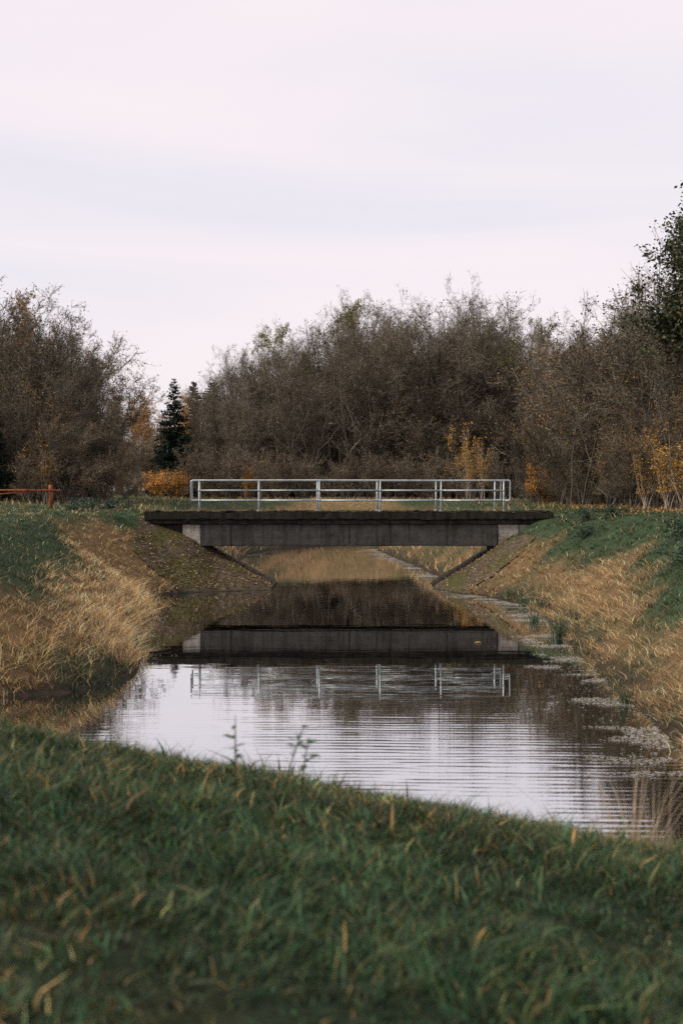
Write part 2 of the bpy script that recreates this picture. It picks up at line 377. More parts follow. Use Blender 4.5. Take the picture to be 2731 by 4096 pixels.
def revet_zone(x, y, sd):
    """the paved cone of each bank at the abutments"""
    jg = 1.1 * (fbm(x, y, .7, 55) - .5); y = y + np.where(y < 46.5, jg, 0); sd = sd + np.where(y < 47, jg, 0) * (sd > .6)
    l = (x < .5) & (x > -6.7 + .0 * y) & (y > 43.6 + .42 * np.maximum(0, -x - 3.2)) & (y < 50.4) & (sd < 3.4)
    r = (x > .5) & (x < 6.6) & (y > 43.9 + .55 * np.maximum(0, x - 3.6)) & (y < 50.4) & (sd < 2.7)
    return (l | r) & (sd > -.5)

def bank_grass(name, n_tufts, per, box, seed, hscale, laid, label):
    rng = np.random.default_rng(seed)
    x, y = scatter(n_tufts, *box, rng)
    cs = .34; ci, cj = np.floor(x / cs), np.floor(y / cs)
    cx = (ci + .15 + .7 * hash2(ci, cj, seed)) * cs; cy = (cj + .15 + .7 * hash2(cj, ci, seed + 3)) * cs
    loose = rng.random(len(x)) < .30; pull = np.where(loose, 1, .5)
    x = cx + (x - cx) * pull; y = cy + (y - cy) * pull
    out_ = np.where(loose[:, None], 0, np.stack([x - cx, y - cy], -1) / .16)
    tus = hash2(ci + 7, cj, seed + 5)
    sd = water_sd(x, y); z = height(x, y, sd)
    k = (sd > .02) & ~is_near(x, y) & ~in_bridge(x, y)
    k &= ~(revet_zone(x, y, sd) & (rng.random(len(x)) > .22 * sstep(.3, 1.2, sd) + .03))
    k &= rng.random(len(x)) < np.clip(26 / np.maximum(y, 10), .35, 1)
    x, y, z, sd, out_, tus = x[k], y[k], z[k], sd[k], out_[k], tus[k]
    rv = revet_zone(x, y, sd); e = .25
    gxn = (water_sd(x + e, y) - sd) / e; gyn = (water_sd(x, y + e) - sd) / e       # away from the water
    tn = tanness(x, y, z, sd)
    clump = .5 * fbm(x, y, .55, seed) + .5 * tus; tn = tn * np.where(x < 0, .86, .93); tbr = ((1 + rng.normal(0, .2, len(x))) * (.72 + .5 * hash2(tus * 977, tus * 313, 2)))[:, None]
    Ps, hs, ls, ws, c0s, c1s = [], [], [], [], [], []
    nt_ = len(x); lean0 = out_ * .75 + rng.normal(0, .45, (nt_, 2)) - np.stack([gxn, gyn], -1) * laid * (.5 + tn)[:, None] * (z < 2.3)[:, None]
    for j in range(per):
        px = x + rng.normal(0, .07, nt_); py = y + rng.normal(0, .07, nt_)
        is_t = rng.random(nt_) < np.clip(tn * 1.02 - .02, .04, .93)
        h = np.where(is_t, rng.uniform(.10, .52, nt_), rng.uniform(.10, .32, nt_)) * hscale * (.25 + 1.5 * clump) * np.where(rv, .45, 1) * np.where(x < 0, .92 - .46 * sstep(.5, 1.3, z + .02 * (y - 26)), .72)
        Ps.append(np.stack([px, py, z - .03], -1)); hs.append(h)
        ls.append((lean0 + rng.normal(0, .55, (nt_, 2))) * h[:, None])
        ws.append(rng.uniform(.006, .013, nt_) * (1 + np.clip((y - 20) / 40, 0, 1)))
        ct = TANS[rng.integers(0, len(TANS), nt_)]; cg = GREENS[rng.integers(0, len(GREENS), nt_)]
        c = np.where(is_t[:, None], ct, cg) * tbr * (1 + rng.normal(0, .2, (nt_, 1)))
        c = np.clip(c, .006, .8)
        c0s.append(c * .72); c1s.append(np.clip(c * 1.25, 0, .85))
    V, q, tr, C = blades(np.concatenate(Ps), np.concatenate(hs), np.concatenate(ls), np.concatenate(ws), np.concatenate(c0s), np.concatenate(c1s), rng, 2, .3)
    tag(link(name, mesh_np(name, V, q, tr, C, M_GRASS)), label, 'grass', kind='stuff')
bank_grass('dry_grass', 38000, 7, (-13.5, -3, 20, 52), 41, .85, .15, 'long straw coloured grass covering the left bank of the canal')
bank_grass('dry_grass', 34000, 7, (3.5, 13.5, 13, 52), 42, .66, .5, 'matted straw coloured grass lying down the right bank')

# meadow beyond the bridge
rng = np.random.default_rng(50)
x, y = scatter(150000, -45, 45, 49.2, 136, rng); sd = water_sd(x, y); k = (sd > .05) & (rng.random(len(x)) < np.clip(70 / y, .4, 1)) & ~in_bridge(x, y) & ~(revet_zone(x, y, sd))
x, y, sd = x[k], y[k], sd[k]; z = height(x, y, sd); n = len(x)
tn = tanness(x, y, z, sd); ist = rng.random(n) < tn * .8 + .06
h = rng.uniform(.06, .2, n) * (1 + .7 * ist) + .12 * (z < 2.1)
c = np.where(ist[:, None], TANS[rng.integers(0, 5, n)] * .8, GREENS[rng.integers(0, 5, n)] * np.array((1.35, 1.15, 1.0))) * (1 + rng.normal(0, .2, (n, 1)))
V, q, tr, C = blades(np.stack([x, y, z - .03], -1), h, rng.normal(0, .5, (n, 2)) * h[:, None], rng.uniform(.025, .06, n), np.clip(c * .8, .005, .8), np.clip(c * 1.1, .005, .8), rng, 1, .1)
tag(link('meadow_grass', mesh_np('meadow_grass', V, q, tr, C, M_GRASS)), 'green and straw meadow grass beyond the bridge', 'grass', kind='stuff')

# foreground grass on the near bank
rng = np.random.default_rng(60)
x, y = scatter(52000, -4.2, 4.6, 2.6, 14, rng); sd = water_sd(x, y); k = (sd > .05) & is_near(x, y)
k &= rng.random(len(x)) < np.clip(1.25 - .04 * y, .5, 1)
x, y, sd = x[k], y[k], sd[k]; z = height(x, y, sd); n = len(x)
tn = tanness(x, y, z, sd); clump = fbm(x, y, .55, 61); flop = np.stack([vnoise(x, y, .2, 62) - .5, vnoise(x, y, .2, 63) - .5], -1) * .9 + rng.normal(0, .35, (n, 2))
tuf = np.exp(rng.normal(0, .38, (n, 1))) * (.45 + 1.1 * fbm(x, y, .75, 66))[:, None]
Ps, hs, ls, ws, c0s, c1s = [], [], [], [], [], []
for j in range(6):
    tall_ = rng.random(n) < .08; ist = rng.random(n) < np.where(tall_, .3, 1) * (tn * .32 + .015 + .15 * sstep(.9, 2.6, x) * sstep(6, 10, y) + .14 * sstep(6.5, 9, y))
    h = rng.uniform(.04, .14, n) * (.10 + 2.0 * clump) * np.where(tall_, rng.uniform(1.2, 1.3 + .7 * sstep(5, 8, y), n), 1)
    c = np.where(ist[:, None], TANS[rng.integers(0, 5, n)] * np.array((.55, .52, .38)), GREENS[rng.integers(0, 5, n)])
    c = np.clip(c * tuf * (1 + rng.normal(0, .3, (n, 1))), .005, .6)
    Ps.append(np.stack([x + rng.normal(0, .035, n), y + rng.normal(0, .035, n), z - .02], -1)); hs.append(h)
    ls.append((flop + rng.normal(0, .45, (n, 2))) * h[:, None]); ws.append(np.where(rng.random(n) < .05, rng.uniform(.016, .028, n), rng.uniform(.003, .011, n)))
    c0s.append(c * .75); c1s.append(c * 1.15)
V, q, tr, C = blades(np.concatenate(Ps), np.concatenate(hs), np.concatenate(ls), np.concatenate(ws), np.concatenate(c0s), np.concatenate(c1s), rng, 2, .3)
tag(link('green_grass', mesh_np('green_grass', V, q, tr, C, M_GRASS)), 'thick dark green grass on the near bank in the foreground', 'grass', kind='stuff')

# ------------------------------------------------------------------ footbridge
def box_mesh(name, x0, x1, y0, y1, z0, z1, mat, bev=.02, jit=.0, cut=.35, seed=0):
    """subdivided bevelled block with slightly worn, uneven faces"""
    import bmesh
    bm = bmesh.new(); bmesh.ops.create_cube(bm, size=1)
    for v in bm.verts: v.co = Vector(((x0 + x1) / 2 + v.co.x * (x1 - x0), (y0 + y1) / 2 + v.co.y * (y1 - y0), (z0 + z1) / 2 + v.co.z * (z1 - z0)))
    if bev: bmesh.ops.bevel(bm, geom=bm.edges[:], offset=bev, segments=2, affect='EDGES')
    if jit:
        for ax, (a, b_) in enumerate(((x0, x1), (y0, y1), (z0, z1))):
            k = int((b_ - a) / cut)
            for i in range(1, k):
                p_ = Vector((0, 0, 0)); p_[ax] = a + (b_ - a) * i / k; nn = Vector((0, 0, 0)); nn[ax] = 1
                bmesh.ops.bisect_plane(bm, geom=bm.verts[:] + bm.edges[:] + bm.faces[:], plane_co=p_, plane_no=nn)
        r = np.random.default_rng(seed)
        for v in bm.verts: v.co += Vector(r.normal(0, jit, 3))
    me = bpy.data.meshes.new(name); bm.to_mesh(me); bm.free(); me.materials.append(mat)
    return me
def tube_np(acc, pts, r, k=8, col=(1, 1, 1), caps=True):
    pts = np.asarray(pts, float); n = len(pts); r = np.broadcast_to(np.asarray(r, float), (n,))
    d = np.gradient(pts, axis=0); d = norm(d)
    ref = np.array((0.03, .05, 1.)) if abs(d[0][2]) < .9 else np.array((1., .05, 0))
    u = norm(np.cross(d, ref)); v = np.cross(d, u)
    a = np.arange(k) / k * TAU
    ring = pts[:, None] + r[:, None, None] * (np.cos(a)[None, :, None] * u[:, None] + np.sin(a)[None, :, None] * v[:, None])
    i = np.arange(n - 1)[:, None] * k; j = np.arange(k)[None]
    q = np.stack([i + j, i + (j + 1) % k, i + k + (j + 1) % k, i + k + j], -1).reshape(-1, 4)
    V = ring.reshape(-1, 3); tr = None
    if caps:
        V = np.concatenate([V, pts[:1], pts[-1:]]); b0 = n * k
        jj = np.arange(k)
        tr = np.concatenate([np.stack([np.full(k, b0), (jj + 1) % k, jj], -1), np.stack([np.full(k, b0 + 1), (n - 1) * k + jj, (n - 1) * k + (jj + 1) % k], -1)])
    acc.add(V, q, tr, col)
BR = empty('footbridge', (.3, 47, 2.56)); BR.rotation_euler = (0, R(.18), 0)
tag(BR, 'low concrete footbridge with galvanised railings spanning the canal', 'bridge')
bpy.context.view_layer.update()
inv = BR.matrix_world.inverted()
def bpart(name, me, parent=None):
    o = link(name, me); o.parent = parent or BR
    if parent is None: o.matrix_parent_inverse = inv
    return o
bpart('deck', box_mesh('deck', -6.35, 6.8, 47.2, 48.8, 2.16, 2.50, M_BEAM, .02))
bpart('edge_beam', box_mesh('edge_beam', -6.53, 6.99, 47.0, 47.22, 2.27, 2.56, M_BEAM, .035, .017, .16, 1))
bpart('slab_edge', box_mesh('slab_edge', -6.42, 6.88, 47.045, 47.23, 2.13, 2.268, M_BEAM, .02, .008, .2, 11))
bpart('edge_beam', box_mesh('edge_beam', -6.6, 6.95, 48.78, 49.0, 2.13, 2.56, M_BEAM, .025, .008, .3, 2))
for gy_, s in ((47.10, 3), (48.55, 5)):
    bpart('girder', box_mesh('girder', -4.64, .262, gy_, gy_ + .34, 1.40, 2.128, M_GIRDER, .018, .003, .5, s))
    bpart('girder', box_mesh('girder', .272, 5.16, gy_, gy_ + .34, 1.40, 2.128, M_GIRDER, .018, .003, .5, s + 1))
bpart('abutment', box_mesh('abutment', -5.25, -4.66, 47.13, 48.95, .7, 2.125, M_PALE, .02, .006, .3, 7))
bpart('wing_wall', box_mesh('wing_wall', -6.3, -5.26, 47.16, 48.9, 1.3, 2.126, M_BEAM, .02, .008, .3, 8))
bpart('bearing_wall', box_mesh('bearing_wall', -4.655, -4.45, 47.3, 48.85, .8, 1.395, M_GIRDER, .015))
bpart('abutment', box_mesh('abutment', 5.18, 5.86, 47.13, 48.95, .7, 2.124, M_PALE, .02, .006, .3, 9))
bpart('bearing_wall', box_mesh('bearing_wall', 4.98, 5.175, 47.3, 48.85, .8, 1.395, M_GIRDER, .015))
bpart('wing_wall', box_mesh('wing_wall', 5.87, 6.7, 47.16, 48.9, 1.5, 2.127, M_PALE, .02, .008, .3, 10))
# paved cones on both banks
for side, (xa, xb) in (('l', (-6.9, -1.9)), ('r', (2.8, 6.8))):
    X, Y = np.meshgrid(np.arange(xa, xb, .12), np.arange(43.2, 50.5, .12)); sd = water_sd(X, Y)
    Z = np.where(sd < .05, (sd - .05) * 1.2 + .03, height(X, Y, sd) + .05 + .05 * (fbm(X, Y, .5, 77) - .5))
    ok = revet_zone(X, Y, sd); idx = np.arange(X.size).reshape(X.shape)
    f = ok[:-1, :-1] & ok[1:, :-1] & ok[:-1, 1:] & ok[1:, 1:]
    Q = np.stack([idx[:-1, :-1], idx[:-1, 1:], idx[1:, 1:], idx[1:, :-1]], -1)[f]
    bpart('revetment', mesh_np('revetment', np.stack([X, Y, Z], -1), Q, mat=M_SLOPE, smooth=True))
# railings: top rail with end loops, mid and lower rails, posts with base plates
def railing(yy, posts, xl, xr):
    zt, zm, zl, zb = 3.575, 3.245, 2.91, 2.53
    a = Acc()
    tube_np(a, [(posts[0], yy, zl + .0), (xl + .03, yy, zl), (xl, yy, zl + .03), (xl, yy, zt - .05), (xl + .012, yy, zt - .015), (xl + .05, yy, zt), (posts[2], yy, zt + .006), (posts[4], yy, zt - .005),
                (xr - .05, yy, zt), (xr - .012, yy, zt - .015), (xr, yy, zt - .05), (xr, yy, zl + .03), (xr - .03, yy, zl), (posts[-1], yy, zl)], .029, 8)
    rl = bpart('railing', a.mesh('railing', M_STEEL, True))
    for zz in (zm, zl):
        for i in range(len(posts) - 1):
            a = Acc(); tube_np(a, [(posts[i] + .028, yy, zz), (posts[i + 1] - .028, yy, zz)], .025, 8)
            bpart('rail', a.mesh('rail', M_STEEL, True), rl)
    for px in posts:
        a = Acc(); tube_np(a, [(px, yy, zb - .1), (px, yy, zl + .02), (px, yy, zt)], [.034, .031, .027], 8)
        tube_np(a, [(px, yy, 2.545), (px, yy, 2.575)], .075, 8); tube_np(a, [(px, yy, zl - .035), (px, yy, zl + .035)], .042, 8); tube_np(a, [(px, yy, zm - .03), (px, yy, zm + .03)], .04, 8)
        bpart('post', a.mesh('post', M_STEEL, True), rl)
railing(47.13, [-4.705, -2.734, -.734, 1.28, 3.295, 5.367], -4.98, 5.58)
railing(48.87, [-4.86, -2.83, -.83, 1.22, 3.24, 5.26], -5.12, 5.47)
# turf and debris along the deck edge
rng = np.random.default_rng(70); n = 9000
x = rng.uniform(-6.6, 7.0, n); y = 47.02 + np.abs(rng.normal(0, .25, n)); y = np.clip(y, 47.03, 48.95); k = fbm(x, y, .6, 71) > .36; x, y = x[k], y[k]; n = len(x)
h = rng.uniform(.03, .13, n) * (.3 + 1.2 * vnoise(x, y, .4, 72)); z = 2.53 + 0 * x - (x - .3) * .0031
c = np.where((rng.random(n) < .55)[:, None], TANS[rng.integers(0, 5, n)] * .6, GREENS[rng.integers(0, 5, n)]) * (1 + rng.normal(0, .25, (n, 1)))
V, q, tr, C = blades(np.stack([x, y, z], -1), h, rng.normal(0, .8, (n, 2)) * h[:, None], rng.uniform(.01, .025, n), np.clip(c, .005, .5), np.clip(c, .005, .5), rng, 1, .2)
tag(link('deck_turf', mesh_np('deck_turf', V, q, tr, C, M_GRASS)), 'thin dry turf and moss growing along the bridge deck', 'grass', kind='stuff')

# fallen leaves on the paved cones
def flakes(x, y, z, s, cols, rng, flat=.35):
    n = len(x); a = rng.uniform(0, TAU, n); u = np.stack([np.cos(a), np.sin(a), rng.normal(0, flat, n)], -1); v = np.stack([-np.sin(a), np.cos(a), rng.normal(0, flat, n)], -1)
    P = np.stack([x, y, z], -1); s = s[:, None]
    V = np.stack([P - u * s, P - v * s * .6 + u * s * .2, P + u * s, P + v * s * .6], 1).reshape(-1, 3)
    return V, np.arange(n * 4).reshape(-1, 4), np.repeat(cols, 4, 0)
rng = np.random.default_rng(80)
x = np.concatenate([rng.uniform(-6.9, -2, 14000), rng.uniform(3, 6.6, 5000)]); y = 43.2 + 5.6 * rng.random(len(x)) ** 1.15; sd = water_sd(x, y)
k = revet_zone(x, y, sd) & (sd > .05) & (rng.random(len(x)) < .25 + fbm(x, y, .9, 82)); x, y, sd = x[k], y[k], sd[k]
LC = np.array([(.26, .14, .05), (.40, .26, .12), (.16, .09, .045), (.48, .38, .25), (.10, .065, .035)])
V, q, C = flakes(x, y, height(x, y, sd) + .075, rng.uniform(.017, .042, len(x)), LC[rng.integers(0, 5, len(x))], rng)
tag(link('fallen_leaves', mesh_np('fallen_leaves', V, q, col=C, mat=M_LEAF)), 'brown fallen leaves strewn over the paved slopes beside the bridge', 'leaves', kind='stuff')

rng = np.random.default_rng(85)
x = rng.uniform(8, 17, 9000); y = rng.uniform(36, 62, 9000); k = (rng.random(9000) < sstep(.42, .66, fbm(x, y, 2.2, 86)) * sstep(8, 11, x)); x, y = x[k], y[k]
V, q, C = flakes(x, y, height(x, y) + .09, rng.uniform(.03, .06, len(x)), np.array([(.40, .19, .05), (.30, .15, .05), (.46, .26, .08), (.22, .11, .05)])[rng.integers(0, 4, len(x))], rng, .5)
tag(link('fallen_leaves', mesh_np('fallen_leaves', V, q, col=C, mat=M_LEAF)), 'orange fallen leaves on the grass under the right thicket', 'leaves', kind='stuff')
# pale scum and duckweed floating along the right shore and in the far reach
rng = np.random.default_rng(90)
n = 100000
y = rng.uniform(13, 78, n); rb = np.array([p for p in RIGHT_BANK if p[1] > 12 and p[0] < 7][::-1]); lb = np.array([p for p in LEFT_BANK if p[0] < -2 and p[0] > -6.5])
xr = np.interp(y, rb[:, 1], rb[:, 0]); x = xr - np.abs(rng.normal(0, .75, n)) * (1 + .5 * (y < 40))
lft = rng.random(n) < .05; x = np.where(lft, np.interp(y, lb[:, 1], lb[:, 0]) + np.abs(rng.normal(0, .35, n)), x)
sd = -water_sd(x, y)
wx_ = (vnoise(x, y, .9, 95) - .5) * .9; wy_ = (vnoise(x, y, .7, 96) - .5) * .5
pat = fbm(x * .42 + wx_, y * 1.2 + wy_, .55, 91); pat2 = vnoise(x, y, 2.6, 92)
k = (sd > -.05) & (rng.random(n) < .05 * sstep(1.2, .2, sd) + sstep(.47, .60, pat - .17 * np.clip(sd, 0, 2.5) + .14 * (pat2 - .45) - .15 * ((y > 44) & (y < 53)))) & ~((y < 45) & lft & (rng.random(n) < .6))
x, y = x[k], y[k]; s = rng.uniform(.006, .024, len(x)) * (1 + .012 * y)
SCUM = np.array([(.50, .46, .44), (.40, .40, .36), (.60, .56, .55), (.22, .25, .14), (.42, .36, .28)])  # pale tones have the sky's reflection on the algae mats put into the colour
V, q, C = flakes(x, y, np.full(len(x), .010) + rng.uniform(0, .004, len(x)), s, SCUM[rng.integers(0, 5, len(x))], rng, .0)
tag(link('floating_scum', mesh_np('floating_scum', V, q, col=C, mat=M_LEAF)), 'pale scum and duckweed floating along the right shore', 'scum', kind='stuff')

# ------------------------------------------------------------------ trees
UP = np.array((0, 0, 1.))
def grow(s, d, Ln, n, wob, trop, rng):
    pts = [s]; d = norm(d); st = (Ln / (n - 1))[:, None]
    for i in range(n - 1):
        d = norm(d + rng.normal(0, wob, d.shape) + trop * UP)
        pts.append(pts[-1] + d * st)
    return np.stack(pts, 1)
def children(P, Ln, r, cnt, t0, t1, ang, ratio, n, wob, trop, rr, rng, tpow=1.0, rmin=.004):
    N, m = P.shape[:2]
    pi = rng.choice(N, cnt, p=Ln / Ln.sum())
    tt = t0 + (t1 - t0) * rng.random(cnt) ** tpow
    f = tt * (m - 1); i = np.minimum(f.astype(int), m - 2); fr_ = (f - i)[:, None]
    a = P[pi, i]; b_ = P[pi, i + 1]; s = a * (1 - fr_) + b_ * fr_; tg = norm(b_ - a)
    pr = norm(np.cross(tg, norm(rng.normal(size=(cnt, 3)))))
    A = np.radians(np.clip(rng.normal(ang[0], ang[1], cnt), 5, 120))[:, None]
    d = tg * np.cos(A) + pr * np.sin(A)
    L2 = Ln[pi] * ratio * (1 - .5 * tt) * rng.uniform(.55, 1.25, cnt)
    r2 = np.maximum(r[pi] * (1 - .75 * tt) * rr, rmin)
    return grow(s, d, L2, n, wob, trop, rng), L2, r2
def strips(acc, P, r, k, cols, rng, tip=.35):
    N, n = P.shape[:2]; tg = norm(P[:, -1] - P[:, 0])
    u = norm(np.cross(tg, norm(rng.normal(size=(N, 3))))); v = np.cross(tg, u)
    rad = r[:, None] * np.linspace(1, tip, n)[None]
    if k == 2: off = np.stack([u, -u], 1)
    else:
        a = np.arange(k) / k * TAU; off = np.cos(a)[None, :, None] * u[:, None] + np.sin(a)[None, :, None] * v[:, None]
    V = P[:, :, None] + rad[:, :, None, None] * off[:, None]
    b0 = (np.arange(N) * n * k)[:, None, None]; i = (np.arange(n - 1) * k)[None, :, None]; j = np.arange(1 if k == 2 else k)[None, None]
    q = np.stack([b0 + i + j, b0 + i + (j + 1) % k, b0 + i + k + (j + 1) % k, b0 + i + k + j], -1).reshape(-1, 4)
    acc.add(V.reshape(-1, 3), q, None, np.repeat(cols, n * k, 0))
def leaf_quads(acc, P, s, cols, rng, jit=.1):
    n = len(P); P = P + rng.normal(0, jit, P.shape)
    u = norm(rng.normal(size=(n, 3))); v = norm(np.cross(u, rng.normal(size=(n, 3)))); s = (s * rng.uniform(.6, 1.3, n))[:, None]
    V = np.stack([P - u * s, P - v * s * .62, P + u * s, P + v * s * .62], 1).reshape(-1, 3)
    acc.add(V, np.arange(n * 4).reshape(-1, 4), None, np.repeat(cols, 4, 0))
def ccol(pal, n, rng, s=.2):
    pal = np.asarray(pal, float); return np.clip(pal[rng.integers(0, len(pal), n)] * (1 + rng.normal(0, s, (n, 1))), .004, .9)

TWIG = [(.102, .083, .060), (.14, .116, .086), (.058, .048, .036), (.26, .225, .178), (.092, .072, .046)]
BARK_G = [(.11, .09, .072), (.17, .145, .12), (.07, .055, .045)]
def broad(seed, H, stems=4, spread=.16, n1=40, n2=520, n3=6000, n4=17000, twigw=.0125, twigpal=TWIG, barkpal=BARK_G,
          leaves=0, leafpal=None, leafs=.06, leaf_top=0., l1=.42, l2=.5, l3=.5, l4=.6, a1=(42, 12), trop1=.06, trop3=.03, wob=.12, trunk_r=None, t0=.06, leaf_jit=.12, lean=0., leaf_clump=None, limbpal=None):
    """one bare or part-leaved tree: returns trunk mesh and crown mesh"""
    rng = np.random.default_rng(seed)
    tr_ = trunk_r or H * .0075
    s = np.zeros((stems, 3)); s[:, :2] = rng.normal(0, .02 * H if stems > 1 else 0, (stems, 2))
    d = np.zeros((stems, 3)); d[:, 2] = 1; d[:, :2] = rng.normal(0, spread, (stems, 2)); d[:, 0] += lean
    Ln = H * rng.uniform(.72, .95, stems); Ln[0] = H * .93
    P0 = grow(s, d, Ln, 9, wob * .5, .05, rng); r0 = np.full(stems, tr_) * rng.uniform(.7, 1.1, stems)
    P0[:, 0, 2] -= .25
    P1, L1, r1 = children(P0, Ln, r0, n1, t0, .96, a1, l1, 7, wob, trop1, .55, rng)
    P2, L2, r2 = children(np.concatenate([P1]), L1, r1, n2, .15, 1, (40, 14), l2, 5, wob * 1.2, trop1 * .7, .55, rng, rmin=.010)
    P2b, L2b, r2b = children(P0, Ln, r0, n2 // 2, .45, 1, (42, 14), .17, 5, wob * 1.2, trop1, .3, rng, rmin=.010)
    P2 = np.concatenate([P2, P2b]); L2 = np.concatenate([L2, L2b]); r2 = np.concatenate([r2, r2b])
    P3, L3, r3 = children(P2, L2, r2, n3, .1, 1, (52, 20), l3, 4, wob * 1.5, trop3, .55, rng, rmin=twigw)
    P4, L4, r4 = children(P3, L3, r3, n4, .1, 1, (50, 20), l4, 3, wob * 1.5, trop3, .7, rng, rmin=twigw * .8)
    ta = Acc()
    strips(ta, P0, r0, 7, ccol(barkpal, stems, rng), rng, .2); strips(ta, P1, r1, 5, ccol(limbpal or barkpal, n1, rng), rng, .3)
    ca = Acc()
    strips(ca, P2, np.minimum(r2, .05), 3, ccol(twigpal, len(P2), rng), rng)
    strips(ca, P3, np.clip(r3, twigw, twigw * 1.6), 2, ccol(twigpal, len(P3), rng, .25), rng)
    strips(ca, P4, np.clip(r4, twigw * .7, twigw), 2, ccol(twigpal, len(P4), rng, .25), rng)
    if leaves:
        tips = np.concatenate([P4[:, 1:].reshape(-1, 3), P3[:, 2:].reshape(-1, 3)])
        wgt = np.ones(len(tips))
        if leaf_top: wgt *= sstep(leaf_top - .12, leaf_top + .12, tips[:, 2] / H + rng.normal(0, .05, len(tips))) + .02
        if leaf_clump: wgt *= sstep(.42, .62, fbm(tips[:, 0] + .7 * tips[:, 2], tips[:, 1] + tips[:, 2], leaf_clump, seed)) + .03
        pk = tips[rng.choice(len(tips), leaves, p=wgt / wgt.sum())]
        leaf_quads(ca, pk, leafs, ccol(leafpal, leaves, rng, .22), rng, leaf_jit)
    return ta.mesh('trunk', M_BARK, True), ca.mesh('crown', M_TWIG)
def spruce(seed, H, wid, pal=((.010, .018, .010), (.014, .024, .013), (.006, .011, .007))):
    rng = np.random.default_rng(seed); ta = Acc(); ca = Acc()
    tube_np(ta, [(0, 0, -.3), (0, 0, H * .5), (.02 * H, 0, H)], [H * .016, H * .01, .01], 7, (.06, .045, .035))
    nb = 420; zz = H * (.04 + .95 * rng.random(nb) ** 1.25); a = rng.uniform(0, TAU, nb)
    Ln = wid * (1 - zz / H) ** .8 * rng.uniform(.65, 1.15, nb) + .12
    d = np.stack([np.cos(a), np.sin(a), np.full(nb, -.18) + .5 * (zz / H) ** 3], -1)
    P = grow(np.stack([zz * .02 * (zz / H), 0 * a, zz], -1), d, Ln, 5, .05, .03, rng)
    strips(ca, P, np.full(nb, .02), 3, ccol([(.04, .032, .024)], nb, rng), rng)
    Pn, Lq, rq = children(P, Ln, np.full(nb, .02), 14000, .08, 1, (50, 14), .32, 3, .06, -.05, .5, rng)
    Pn[:, 1:, 2] -= .05
    strips(ca, Pn, np.full(14000, .06), 2, ccol(pal, 14000, rng, .3), rng, .3)
    return ta.mesh('trunk', M_BARK, True), ca.mesh('crown', M_TWIG)

GOLD = [(.46, .22, .03), (.52, .27, .05), (.36, .16, .025), (.30, .17, .05)]
YELLOW = [(.44, .24, .04), (.40, .22, .035), (.30, .2, .05), (.18, .15, .05)]
RUST = [(.24, .12, .05), (.30, .15, .05), (.18, .09, .045), (.36, .2, .06), (.14, .11, .05)]
OLIVE = [(.15, .15, .06), (.11, .12, .05), (.2, .17, .07), (.24, .17, .07)]
DARKG = [(.030, .044, .024), (.046, .060, .032), (.020, .030, .018), (.075, .075, .038), (.06, .05, .025)]
PROTO = {}
PROTO['wood1'] = broad(1, 17, 4, .15, leaves=4200, leafpal=[(.17, .11, .06), (.14, .11, .055), (.11, .09, .05)], leafs=.055)
PROTO['wood2'] = broad(2, 17, 5, .2, n1=46, limbpal=[(.30, .26, .21), (.22, .18, .15)], leaves=3600, leafpal=[(.19, .115, .06), (.15, .10, .05)], leafs=.055, a1=(50, 14))
PROTO['wood3'] = broad(3, 17, 3, .12, n1=30, trop1=.1, leaves=4200, leafpal=[(.16, .11, .065), (.12, .105, .05)], leafs=.055)
PROTO['olive'] = broad(4, 17, 3, .12, n3=1900, n4=3600, leaves=5200, leafpal=OLIVE, leafs=.085, leaf_top=.72, leaf_clump=2.2)
PROTO['birch'] = broad(5, 15, 1, .03, n1=30, n2=240, n3=1300, n4=2600, l1=.27, a1=(36, 8), trop1=.09, twigw=.009, barkpal=[(.5, .48, .45), (.42, .4, .37)], leaves=700, leafpal=RUST, leafs=.05, t0=.3)
PROTO['goldbirch'] = broad(6, 12, 1, .03, n1=30, n2=240, n3=1100, n4=2000, l1=.28, a1=(40, 10), trop1=.07, twigw=.010, barkpal=[(.58, .56, .52), (.5, .48, .44)], leaves=5200, leafpal=GOLD + RUST, leafs=.07, leaf_top=.5, t0=.3)
PROTO['thicket1'] = broad(7, 10, 7, .26, n1=60, n2=500, n3=6000, n4=17000, twigw=.0105, leaves=5200, leafpal=RUST + [(.12, .10, .05), (.10, .08, .045)], leafs=.05, a1=(30, 12), trop1=.1, t0=.06, leaf_clump=1.4)
PROTO['thicket2'] = broad(8, 10, 8, .32, limbpal=[(.28, .24, .19), (.2, .16, .13)], n1=64, n2=500, n3=6000, n4=17000, twigw=.0105, leaves=4000, leafpal=RUST + YELLOW[:1] + [(.12, .10, .05), (.10, .08, .045)], leafs=.05, a1=(32, 12), trop1=.09, t0=.06, leaf_clump=1.1)
PROTO['thicket3'] = broad(9, 10, 6, .22, n1=60, n2=500, n3=6000, n4=17000, twigw=.0105, leaves=5200, leafpal=[(.09, .09, .05), (.12, .10, .05), (.07, .065, .04), (.18, .11, .05)], leafs=.055, a1=(30, 12), trop1=.1, t0=.05)
PROTO['brush'] = broad(10, 4, 9, .42, n1=60, n2=380, n3=1800, n4=3000, twigw=.008, leaves=900, leafpal=[(.10, .075, .045), (.13, .085, .045), (.08, .07, .04), (.2, .11, .045)], leafs=.05, a1=(32, 14), trop1=.07, t0=.04, trunk_r=.03)
PROTO['goldbush'] = broad(11, 2.6, 10, .5, n1=60, n2=260, n3=800, n4=1200, twigw=.008, leaves=7500, leafpal=[(.42, .21, .05), (.48, .26, .07), (.34, .16, .04), (.26, .13, .045)], leafs=.045, a1=(34, 14), trop1=.05, t0=.04, trunk_r=.025, leaf_jit=.1)
